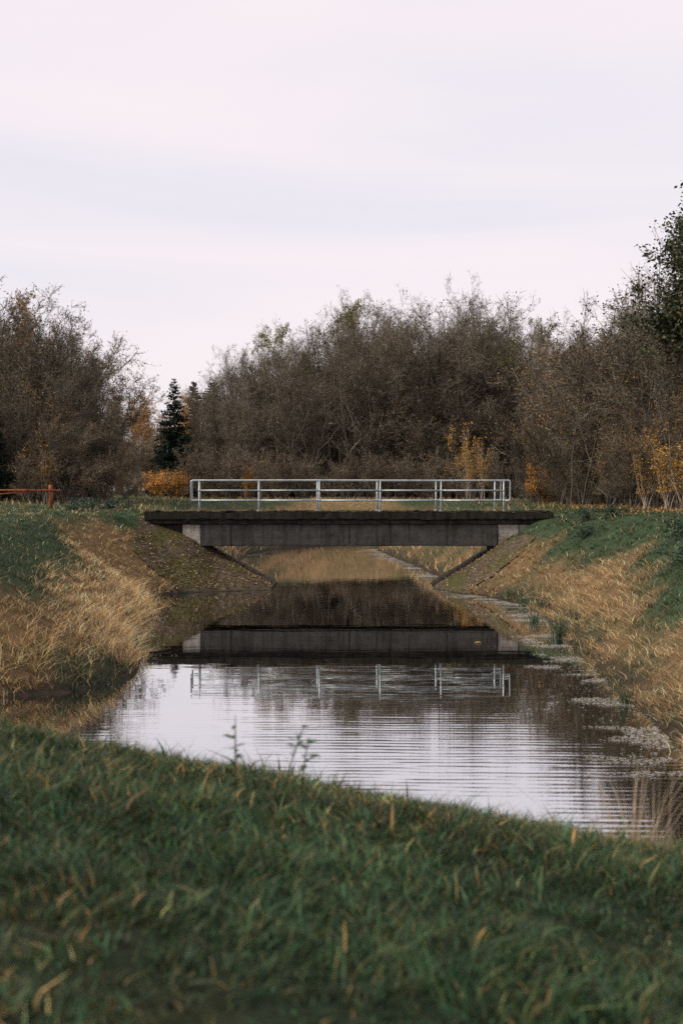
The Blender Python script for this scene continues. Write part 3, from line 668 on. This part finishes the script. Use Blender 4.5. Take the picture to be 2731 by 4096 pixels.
PROTO['sapling'] = broad(12, 7, 6, .12, n1=40, n2=170, n3=420, n4=600, l1=.24, twigw=.008, barkpal=[(.30, .24, .19), (.22, .17, .13)], leaves=1500, leafpal=YELLOW + GOLD[:3], leafs=.06, a1=(28, 10), trop1=.12, t0=.15, trunk_r=.035, leaf_clump=.9)
PROTO['wisp'] = broad(13, 11, 2, .10, n1=34, n2=220, n3=1000, n4=1500, trunk_r=.05, twigw=.0055, leaves=1100, leafpal=[(.10, .085, .05), (.07, .065, .045)], leafs=.06, l1=.36, a1=(44, 12), t0=.2)
PROTO['broadleaf'] = broad(14, 12.5, 1, .02, n1=95, n2=800, n3=2600, n4=3400, twigw=.007, leaves=44000, leafpal=DARKG, leafs=.062, l1=.24, a1=(52, 14), trop1=.03, t0=.42, leaf_jit=.11)
PROTO['spruce'] = spruce(15, 12, 2.6)
PROTO['youngspruce'] = spruce(16, 9, 1.7, ((.022, .036, .026), (.03, .046, .03)))
HT = dict(wood1=17, wood2=17, wood3=17, olive=17, birch=15, goldbirch=12, thicket1=10, thicket2=10, thicket3=10, brush=4, goldbush=2.6, sapling=7, wisp=11, broadleaf=12.5, spruce=12, youngspruce=9)
rngT = np.random.default_rng(200)
def plant(proto, name, X_, Y_, Htop, label, cat, group=None, wide=1.0, rz=None):
    """Htop: height of the plant in metres"""
    z = float(height(np.array([X_]), np.array([Y_]), rough=False)[0])
    o = empty(name, (X_, Y_, z), rngT.uniform(0, TAU) if rz is None else rz)
    s = Htop / HT[proto]; o.scale = (s * wide, s * wide, s)
    tm, cm = PROTO[proto]
    link('trunk', tm, o); link('crown', cm, o)
    return tag(o, label, cat, group)
def at(px, d): return (px - 784) / 3267 * d          # lateral metres of a sight line at distance d
def hgt_at(py, d, g=2.55): return (1126 - py) / 3267 * d + CAM_H - g

# the wood beyond the bridge (130 m away and more)
tops = np.array([(470, 900), (500, 860), (540, 830), (600, 790), (650, 752), (715, 800), (750, 750), (800, 690), (860, 680), (920, 722), (980, 738), (1030, 735), (1090, 680), (1130, 655), (1170, 725), (1230, 770), (1290, 800), (1340, 760), (1400, 740), (1500, 720), (1600, 700.)])
BAYS = ((457, 'left of the railing'), (594, 'above the first railing bay from the left'), (733, 'above the second railing bay'), (873, 'above the middle railing bay'), (1013, 'above the fourth railing bay'), (1157, 'above the last railing bay'), (9999, 'right of the railing'))
def wood_label(px): return 'grey brown bare tree in the wood ' + next(b for a, b in BAYS if px < a)
i = 0
for row, (dist, step, dz) in enumerate(((126, 44, 40), (133, 36, 10), (143, 42, 0), (158, 52, 5))):
    px = 515 - row * 12
    while px < 1420:
        dd = dist + rngT.uniform(-3, 3); x_ = px + rngT.uniform(-10, 10)
        if row == 0 and rngT.random() < .25: px += step; continue
        ty = np.interp(x_, tops[:, 0], tops[:, 1]) + dz + rngT.uniform(-6, 22)
        h_ = hgt_at(ty, dd)
        plant(('wood1', 'wood2', 'wood3')[i % 3], 'bare_tree', at(x_, dd), dd, h_, wood_label(x_), 'tree', wood_label(x_).replace('bare tree', 'bare trees'), wide=rngT.uniform(.85, 1.15) * (17 / max(h_, 8)) ** .35)
        px += step * rngT.uniform(.85, 1.15); i += 1
for k_ in range(34):
    px = 470 + k_ * 29 + rngT.uniform(-8, 8); d = rngT.uniform(146, 152)
    h_ = rngT.uniform(6.5, 9.5)
    plant(('thicket1', 'thicket2', 'thicket3')[k_ % 3], 'undergrowth_bush', at(px, d), d, h_, 'dark undergrowth bush between the trunks of the wood', 'shrub', 'undergrowth between the trunks of the wood', wide=1.25)
for k_ in range(36):
    px = 430 + k_ * 25 + rngT.uniform(-6, 6); d = rngT.uniform(127, 131)
    plant('brush', 'undergrowth_bush', at(px, d), d, rngT.uniform(3.2, 4.6), 'low dark undergrowth bush between the trunks of the wood', 'shrub', 'low undergrowth between the trunks of the wood', wide=1.35)
def single(proto, name, px, d, py, label, cat, wide=1., group=None, rz=None):
    return plant(proto, name, at(px, d), d, hgt_at(py, d), label, cat, group, wide, rz)
single('olive', 'leafy_tree', 650, 139, 742, 'tall tree with dark green leaves left at the top, left end of the wood', 'tree', .8)
single('olive', 'leafy_tree', 842, 138, 690, 'tall tree with olive gold leafy top rising mid wood', 'tree', .95)
single('wisp', 'slender_tree', 1120, 128, 660, 'tallest bare tree rising over the wood right of centre', 'tree', 1.2)
single('wisp', 'slender_tree', 990, 128, 698, 'thin bare tree with fine twigs above the middle of the wood', 'tree', 1.1)
single('olive', 'leafy_tree', 1190, 126, 722, 'dark olive leaved tree beside the tallest bare tree', 'tree', .9)
single('birch', 'birch_tree', 1245, 112, 725, 'thin bare birch standing alone in the sky gap on the right', 'tree', .6)
single('birch', 'birch_tree', 530, 132, 790, 'slender bare birch at the left end of the wood', 'tree', .75)
single('birch', 'birch_tree', 565, 136, 800, 'second slender bare birch from the left end of the wood', 'tree', .75)
# gap between the woods
single('spruce', 'spruce_tree', 402, 122, 872, 'dark green spruce standing in the gap between the two woods', 'tree', 1.15)
single('youngspruce', 'spruce_tree', 452, 165, 880, 'small dark spruce top left of the bushy pine', 'tree', 1.2)
single('youngspruce', 'spruce_tree', 483, 168, 880, 'bushy small conifer top at the edge of the main wood', 'tree', 1.9)
single('goldbirch', 'birch_tree', 427, 128, 905, 'birch with white trunk and orange leaves beside the spruce', 'tree', .9)
for k_, (px, py, d) in enumerate(((270, 905, 175), (305, 915, 190), (335, 915, 185), (372, 950, 160))):
    single('goldbirch', 'birch_tree', px, d, py, ('pale gold birch at the foot of the left thicket', 'first distant rust gold birch left of the spruce', 'distant birch just left of the spruce tip', 'short orange birch right in front of the spruce')[k_], 'tree', 1.15)
for k_ in range(9):
    px = 250 + k_ * 28 + rngT.uniform(-8, 8); d = rngT.uniform(130, 160)
    single('thicket2', 'brush_thicket', px, d, 985 + rngT.uniform(-25, 30), 'rust brown bush in the gap below the spruce', 'shrub', 1.25, 'bushes filling the gap below the spruce')
for k_, px in enumerate(range(-40, 520, 40)):
    d = 205 + 12 * (k_ % 3)
    single(('wood1', 'wood2', 'wood3')[k_ % 3], 'distant_tree', px, d, 965 + rngT.uniform(-15, 25), 'far brown tree seen through the gap behind the spruce', 'tree', 1.6, 'far trees behind the gap')
single('thicket2', 'brush_thicket', 298, 118, 1000, 'rust bush just behind the round orange bush', 'shrub', 1.3)
single('brush', 'brush_thicket', 288, 92, 1085, 'low brown bush between left thicket and orange bush', 'shrub', 1.5)
# left thicket
lt = [(-60, 690, 78), (-10, 690, 75), (35, 688, 80), (75, 705, 77), (115, 735, 74), (150, 738, 79), (172, 748, 76), (192, 800, 80), (218, 868, 78), (240, 905, 84), (20, 800, 70), (70, 830, 69), (120, 850, 69), (170, 880, 70), (210, 930, 72), (250, 965, 76), (-40, 800, 70), (5, 740, 88), (55, 740, 90), (95, 770, 86), (140, 770, 88), (175, 790, 87), (40, 920, 67), (95, 930, 67), (150, 960, 67)]
for k_, (px, py, d) in enumerate(lt):
    single(('thicket1', 'thicket3', 'thicket2')[k_ % 3] if k_ not in (4, 5, 6) else 'thicket3', 'willow_thicket', px, d, py + 12, ('tall twiggy willow at the back of the left thicket', 'willow sloping down at the right end of the left thicket', 'rust brown lower willow at the front of the left thicket')[0 if k_ < 7 or 16 < k_ < 22 else 1 if 6 < k_ < 10 else 2], 'tree', 1.15 - .35 * (k_ in (4, 5, 6, 7, 8, 9)), ('back', 'end', 'front')[0 if k_ < 7 or 16 < k_ < 22 else 1 if 6 < k_ < 10 else 2] + ' willows of the left thicket')
single('goldbirch', 'gold_topped_tree', 58, 82, 680, 'tree with golden leaves at the crest of the left thicket', 'tree', .8)
single('spruce', 'spruce_tree', -14, 66, 895, 'dark spruce at the left picture edge before the thicket', 'tree', .8)
single('thicket3', 'dark_shrub', 205, 68, 1040, 'dark green leafy shrub low at the right foot of the thicket', 'shrub', 1.3)
for k_, px in enumerate((60, 105, 150, 190, 230, 268)):
    single('sapling' if k_ % 2 else 'brush', 'leafy_shrub', px, 64 + k_, 1040 + rngT.uniform(-20, 25), 'low shrub with orange and yellow leaves before the left thicket', 'shrub', 1.4, 'yellow flecked shrubs before the left thicket')
# bushes along the foot of the wood
single('goldbush', 'orange_bush', 345, 108, 1082, 'round orange bush left of the railing', 'shrub', 1.25)
single('goldbush', 'orange_bush', 392, 112, 1076, 'rust orange bush close to the left end of the railing', 'shrub', 1.1)
for px, d, py in ((255, 96, 1070), (285, 104, 1080), (312, 112, 1075), (420, 116, 1060)):
    single('brush', 'brush_shrub', px, d, py, 'twiggy brown shrub around the orange bushes', 'shrub', 1.3, 'brown shrubs around the orange bushes')
single('goldbush', 'orange_shrub', 572, 115, 1064, 'bright orange narrow shrub behind the second railing bay', 'shrub', .5)
single('sapling', 'yellow_sapling', 1075, 98, 965, 'left sapling of yellow leaves behind the right part of the railing', 'sapling', 1.0)
single('sapling', 'yellow_sapling', 1108, 96, 1000, 'right sapling of yellow leaves behind the right part of the railing', 'sapling', 1.2)
single('goldbush', 'orange_shrub', 1240, 80, 1050, 'orange leaved shrub right of the railing end', 'shrub', .75)
single('goldbush', 'ochre_bush', 1332, 76, 1010, 'ochre green bush low in the right thicket', 'shrub', .7)
k_ = 0
for px in range(430, 1290, 33):
    d = rngT.uniform(112, 122)
    single('brush', 'brush_shrub', px + rngT.uniform(-9, 9), d, 1040 + rngT.uniform(-35, 35), 'brown leafless brushwood along the foot of the wood', 'shrub', 1.2, 'brushwood along the foot of the wood')
# right thicket, coming nearer towards the right edge
rt = [(1275, 800, 96), (1310, 775, 88), (1350, 725, 82), (1390, 705, 76), (1430, 700, 70), (1470, 690, 64), (1510, 680, 60), (1550, 690, 57), (1600, 680, 55), (1650, 690, 52),
      (1300, 870, 78), (1350, 850, 70), (1400, 840, 64), (1450, 820, 58), (1500, 820, 54), (1550, 830, 51), (1600, 830, 50), (1290, 960, 70), (1340, 960, 64), (1395, 950, 58), (1450, 950, 54), (1505, 940, 50), (1560, 930, 48), (1330, 760, 92), (1370, 735, 88), (1410, 715, 82), (1450, 705, 76), (1490, 695, 72), (1530, 690, 68), (1570, 690, 64)]
for k_, (px, py, d) in enumerate(rt):
    single(('thicket1', 'thicket2', 'thicket3')[k_ % 3], 'alder_thicket', px, d, py + 12, ('tall brown alder at the back of the right thicket', 'mid height dark alder in the right thicket', 'low twiggy alder at the front of the right thicket')[0 if k_ < 10 or k_ > 22 else 1 if k_ < 17 else 2], 'tree', 1.2, ('back', 'middle', 'front')[0 if k_ < 10 or k_ > 22 else 1 if k_ < 17 else 2] + ' alders of the right thicket')
single('wisp', 'wispy_tree', 1395, 58, 600, 'thin leaning tree with sparse leaves against the sky on the right', 'tree', 1.3)
single('wisp', 'wispy_tree', 1455, 54, 520, 'sparse leaved tree left of the big green tree', 'tree', 1.1)
single('wisp', 'wispy_tree', 1330, 62, 690, 'lowest of the thin sparse trees above the right thicket', 'tree', 1.2)
single('broadleaf', 'broadleaf_tree', 1572, 50, 325, 'big dark green leafy tree at the right picture edge', 'tree', 1.3, rz=1.0)
for k_, (px, py, d) in enumerate(((1480, 1010, 49), (1530, 990, 47), (1570, 960, 46), (1600, 1010, 45))):
    single('sapling', 'orange_leaf_shrub', px, d, py, 'shrub with scattered orange leaves at the right picture edge', 'shrub', 1.7, 'orange leaved shrubs at the right edge')
for px in range(1200, 1620, 42):
    d = np.interp(px, (1200, 1620), (84, 43)) + rngT.uniform(-2, 2)
    single('brush', 'brush_shrub', px, d, 1085 + rngT.uniform(-25, 25), 'low brown brushwood along the foot of the right thicket', 'shrub', 1.3, 'brushwood along the right thicket')

# ------------------------------------------------------------------ red barrier on the left bank
gp = empty('barrier_gate', (-11.42, 56, 2.5)); tag(gp, 'rust red pipe barrier with one post on the left bank', 'barrier')
zg = float(height(np.array([-11.42]), np.array([56.]), rough=False)[0])
a = Acc(); tube_np(a, [(0, 0, -.3), (0, 0, .9), (0, 0, .92)], [.085, .085, .07], 12); link('post', a.mesh('post', M_RUST, True), gp)
a = Acc(); tube_np(a, [(-5.2, -.13, .70), (.38, -.13, .70)], .045, 10); link('boom', a.mesh('boom', M_RUST, True), gp)
a = Acc(); tube_np(a, [(-3.9, -.13, .40), (-.8, -.13, .65)], .03, 8); link('brace', a.mesh('brace', M_RUST, True), gp)
a = Acc(); tube_np(a, [(-5.0, 0, -.3), (-5.0, 0, .9), (-5.0, 0, .92)], [.085, .085, .07], 12); link('post', a.mesh('post', M_RUST, True), gp)
a = Acc(); tube_np(a, [(0, -.14, .70), (0, .09, .70)], .03, 8); link('bracket', a.mesh('bracket', M_RUST, True), gp)
gp.location.z = zg

# ------------------------------------------------------------------ sedge tufts, weeds, reed grass
def tuft(name, X_, Y_, n, h, sp, pal, label, cat, group=None, wid=.012, seed=0, segs=3, droop=.2, lift=0.):
    r = np.random.default_rng(seed)
    a = r.uniform(0, TAU, n); rr = np.abs(r.normal(0, .10, n)) * h / .5
    P = np.stack([np.cos(a) * rr, np.sin(a) * rr, np.full(n, -.06)], -1); hh = h * r.uniform(.5, 1.15, n)
    ln = np.stack([np.cos(a), np.sin(a)], -1) * (np.abs(r.normal(0, sp, n)) * hh)[:, None]
    c = ccol(pal, n, r, .25)
    V, q, tr, C = blades(P, hh, ln, np.full(n, wid), c * .8, c * 1.15, r, segs, droop)
    z = max(0., float(height(np.array([X_]), np.array([Y_]))[0])) + lift
    o = link(name, mesh_np(name, V, q, tr, C, M_GRASS)); o.location = (X_, Y_, z)
    return tag(o, label, cat, group)
SED = [(.035, .08, .05), (.05, .10, .06), (.028, .06, .04), (.09, .12, .06)]
for k_, (X_, Y_, n, h, lb_) in enumerate(((4.78, 31.2, 120, .75, 'largest green sedge tuft at the right waterline'), (5.35, 37.5, 90, .55, 'green sedge tuft halfway up the right waterline'), (5.1, 39.6, 80, .5, 'green sedge tuft near the right paved slope'),
                                         (4.75, 35.0, 90, .45, 'low green sedge between two taller tufts on the right'), (5.3, 32.2, 60, .45, 'small sedge behind the largest tuft on the right'), (4.9, 41.6, 70, .45, 'green sedge patch at the toe of the right paved slope'),
                                         (-4.95, 44.6, 60, .3, 'bright green tuft at the toe of the left paved slope'), (4.35, 21.6, 60, .45, 'sedge tuft at the right shore nearest the viewer'))):
    tuft('sedge_tuft', X_, Y_, n, h, .35, SED, lb_, 'sedge', seed=300 + k_)
STRAW = [(.55, .40, .28), (.45, .31, .2), (.6, .46, .34)]
for k_, (X_, Y_, n, h, lb_) in enumerate(((1.78, 8.7, 44, .74, 'tall pale reed grass plume on the near bank at right'), (1.98, 9.0, 26, .6, 'shorter pale reed grass right of the tall plume'), (2.16, 8.8, 16, .45, 'thin pale reed grass at the right picture edge'))):
    tuft('reed_grass', X_, Y_, n, h, .42, STRAW, lb_, 'reed grass', wid=.0045, seed=320 + k_, droop=.1)
def weed(X_, Y_, h, nl, label, seed, lean=(0, 0), ls=.03):
    r = np.random.default_rng(seed); z = float(height(np.array([X_]), np.array([Y_]))[0])
    o = empty('leafy_weed', (X_, Y_, z)); tag(o, label, 'weed')
    pts = np.array([(0, 0, -.05), (lean[0] * .3, lean[1] * .3, h * .4), (lean[0] * .7, lean[1] * .7, h * .75), (lean[0], lean[1], h)])
    a = Acc(); tube_np(a, pts, [.006, .005, .004, .002], 5, (.06, .07, .035)); link('stem', a.mesh('stem', M_BARK), o)
    for i in range(nl):
        a = Acc()
        tt = r.uniform(.35, 1); c = np.array([np.interp(tt, (0, .4, .75, 1), pts[:, j]) for j in range(3)]); an = r.uniform(0, TAU)
        d = np.array((math.cos(an), math.sin(an), r.uniform(-.2, .5))); sdv = np.array((-math.sin(an), math.cos(an), r.uniform(-.3, .3))); s = ls * r.uniform(.6, 1.3)
        V = [c, c + d * s * .7 - sdv * s * .45, c + d * s * 1.4 - sdv * s * .4, c + d * s * 2.1 + np.array((0, 0, -s * .3)), c + d * s * 1.4 + sdv * s * .4, c + d * s * .7 + sdv * s * .45]
        col_ = np.array((.04, .075, .035)) * r.uniform(.7, 1.6)
        a.add(V, [[0, 1, 2, 3], [0, 3, 4, 5]], None, col_)
        link('leaf', a.mesh('leaf', M_LEAF), o)
weed(-.62, 8.3, .46, 10, 'tall thin weed standing against the bright water, leftmost', 331, (.0, 0), .034)
weed(-.34, 8.1, .42, 13, 'leafy weed leaning right at the crest of the near bank', 332, (.12, 0), .036)
weed(-.24, 8.2, .38, 15, 'bushy leafed weed right of the leaning weed', 333, (.05, 0), .038)
weed(-.12, 8.0, .20, 12, 'short weed with drooping leaves right of the bushy one', 334, (.10, 0), .024)
weed(-.47, 8.1, .22, 10, 'short weed between the leftmost and the leaning weed', 335, (.02, 0), .024)
weed(-.05, 6.9, .33, 10, 'brown stalked weed within the near bank grass', 336, (.0, 0), .012)
def dock(X_, Y_, n, h, label, seed):
    """broad leaved clump"""
    r = np.random.default_rng(seed); a = Acc(); VV = [(0, 0, -.08)]; QQ = []; TT = []; CC = [(.03, .05, .03)]
    for i in range(n):
        an = r.uniform(0, TAU); ro = abs(r.normal(0, .35)); c = np.array((math.cos(an) * ro, math.sin(an) * ro, r.uniform(.0, h))); an2 = an + r.normal(0, .8)
        d = np.array((math.cos(an2), math.sin(an2), r.uniform(-.4, .6))); sdv = np.array((-math.sin(an2), math.cos(an2), r.uniform(-.3, .3))); s = r.uniform(.035, .07)
        V = [c, c + d * s * .7 - sdv * s * .5, c + d * s * 1.6 - sdv * s * .4, c + d * s * 2.3 + np.array((0, 0, -s * .5)), c + d * s * 1.6 + sdv * s * .4, c + d * s * .7 + sdv * s * .5]
        b0 = len(VV); VV += [tuple(v) for v in V] + [tuple(c + sdv * .008)]; QQ += [[b0, b0 + 1, b0 + 2, b0 + 3], [b0, b0 + 3, b0 + 4, b0 + 5]]; TT.append([0, b0, b0 + 6]); CC += [tuple(np.array((.036, .062, .04)) * r.uniform(.6, 1.7))] * 7
    a.add(VV, QQ, TT, np.array(CC))
    z = float(height(np.array([X_]), np.array([Y_]))[0])
    o = link('dock_clump', a.mesh('dock_clump', M_LEAF)); o.location = (X_, Y_, z); tag(o, label, 'weed clump', 'broad leaved clumps on the banks')
for k_, (X_, Y_, h) in enumerate(((-9.6, 53, .5), (-8.9, 51, .45), (-8.2, 50.5, .4), (-9.2, 49, .4), (-7.9, 52.5, .4))):
    dock(X_, Y_, 160, h, 'dark broad leaved weed clump between barrier and bridge on the left', 340 + k_)
for k_, (X_, Y_, h) in enumerate(((7.6, 44, .4), (7.2, 42, .35), (8.2, 43, .4), (7.9, 33, .4), (7.3, 29.5, .4), (7.0, 28.3, .4))):
    dock(X_, Y_, 160, h, 'dark broad leaved weed clump on top of the right bank', 350 + k_)
a = Acc(); a.add([(-.05, -.03, 0), (.0, -.04, .01), (.06, 0, .004), (.0, .04, .012), (-.05, .03, 0)], [[0, 1, 2, 3]], [[0, 3, 4]], (.5, .27, .05))
o = link('floating_leaf', a.mesh('floating_leaf', M_LEAF)); o.location = (2.9, 30.2, .012); o.scale = (1.4, 1.4, 1.4)
tag(o, 'single yellow leaf floating on the dark water', 'leaf')
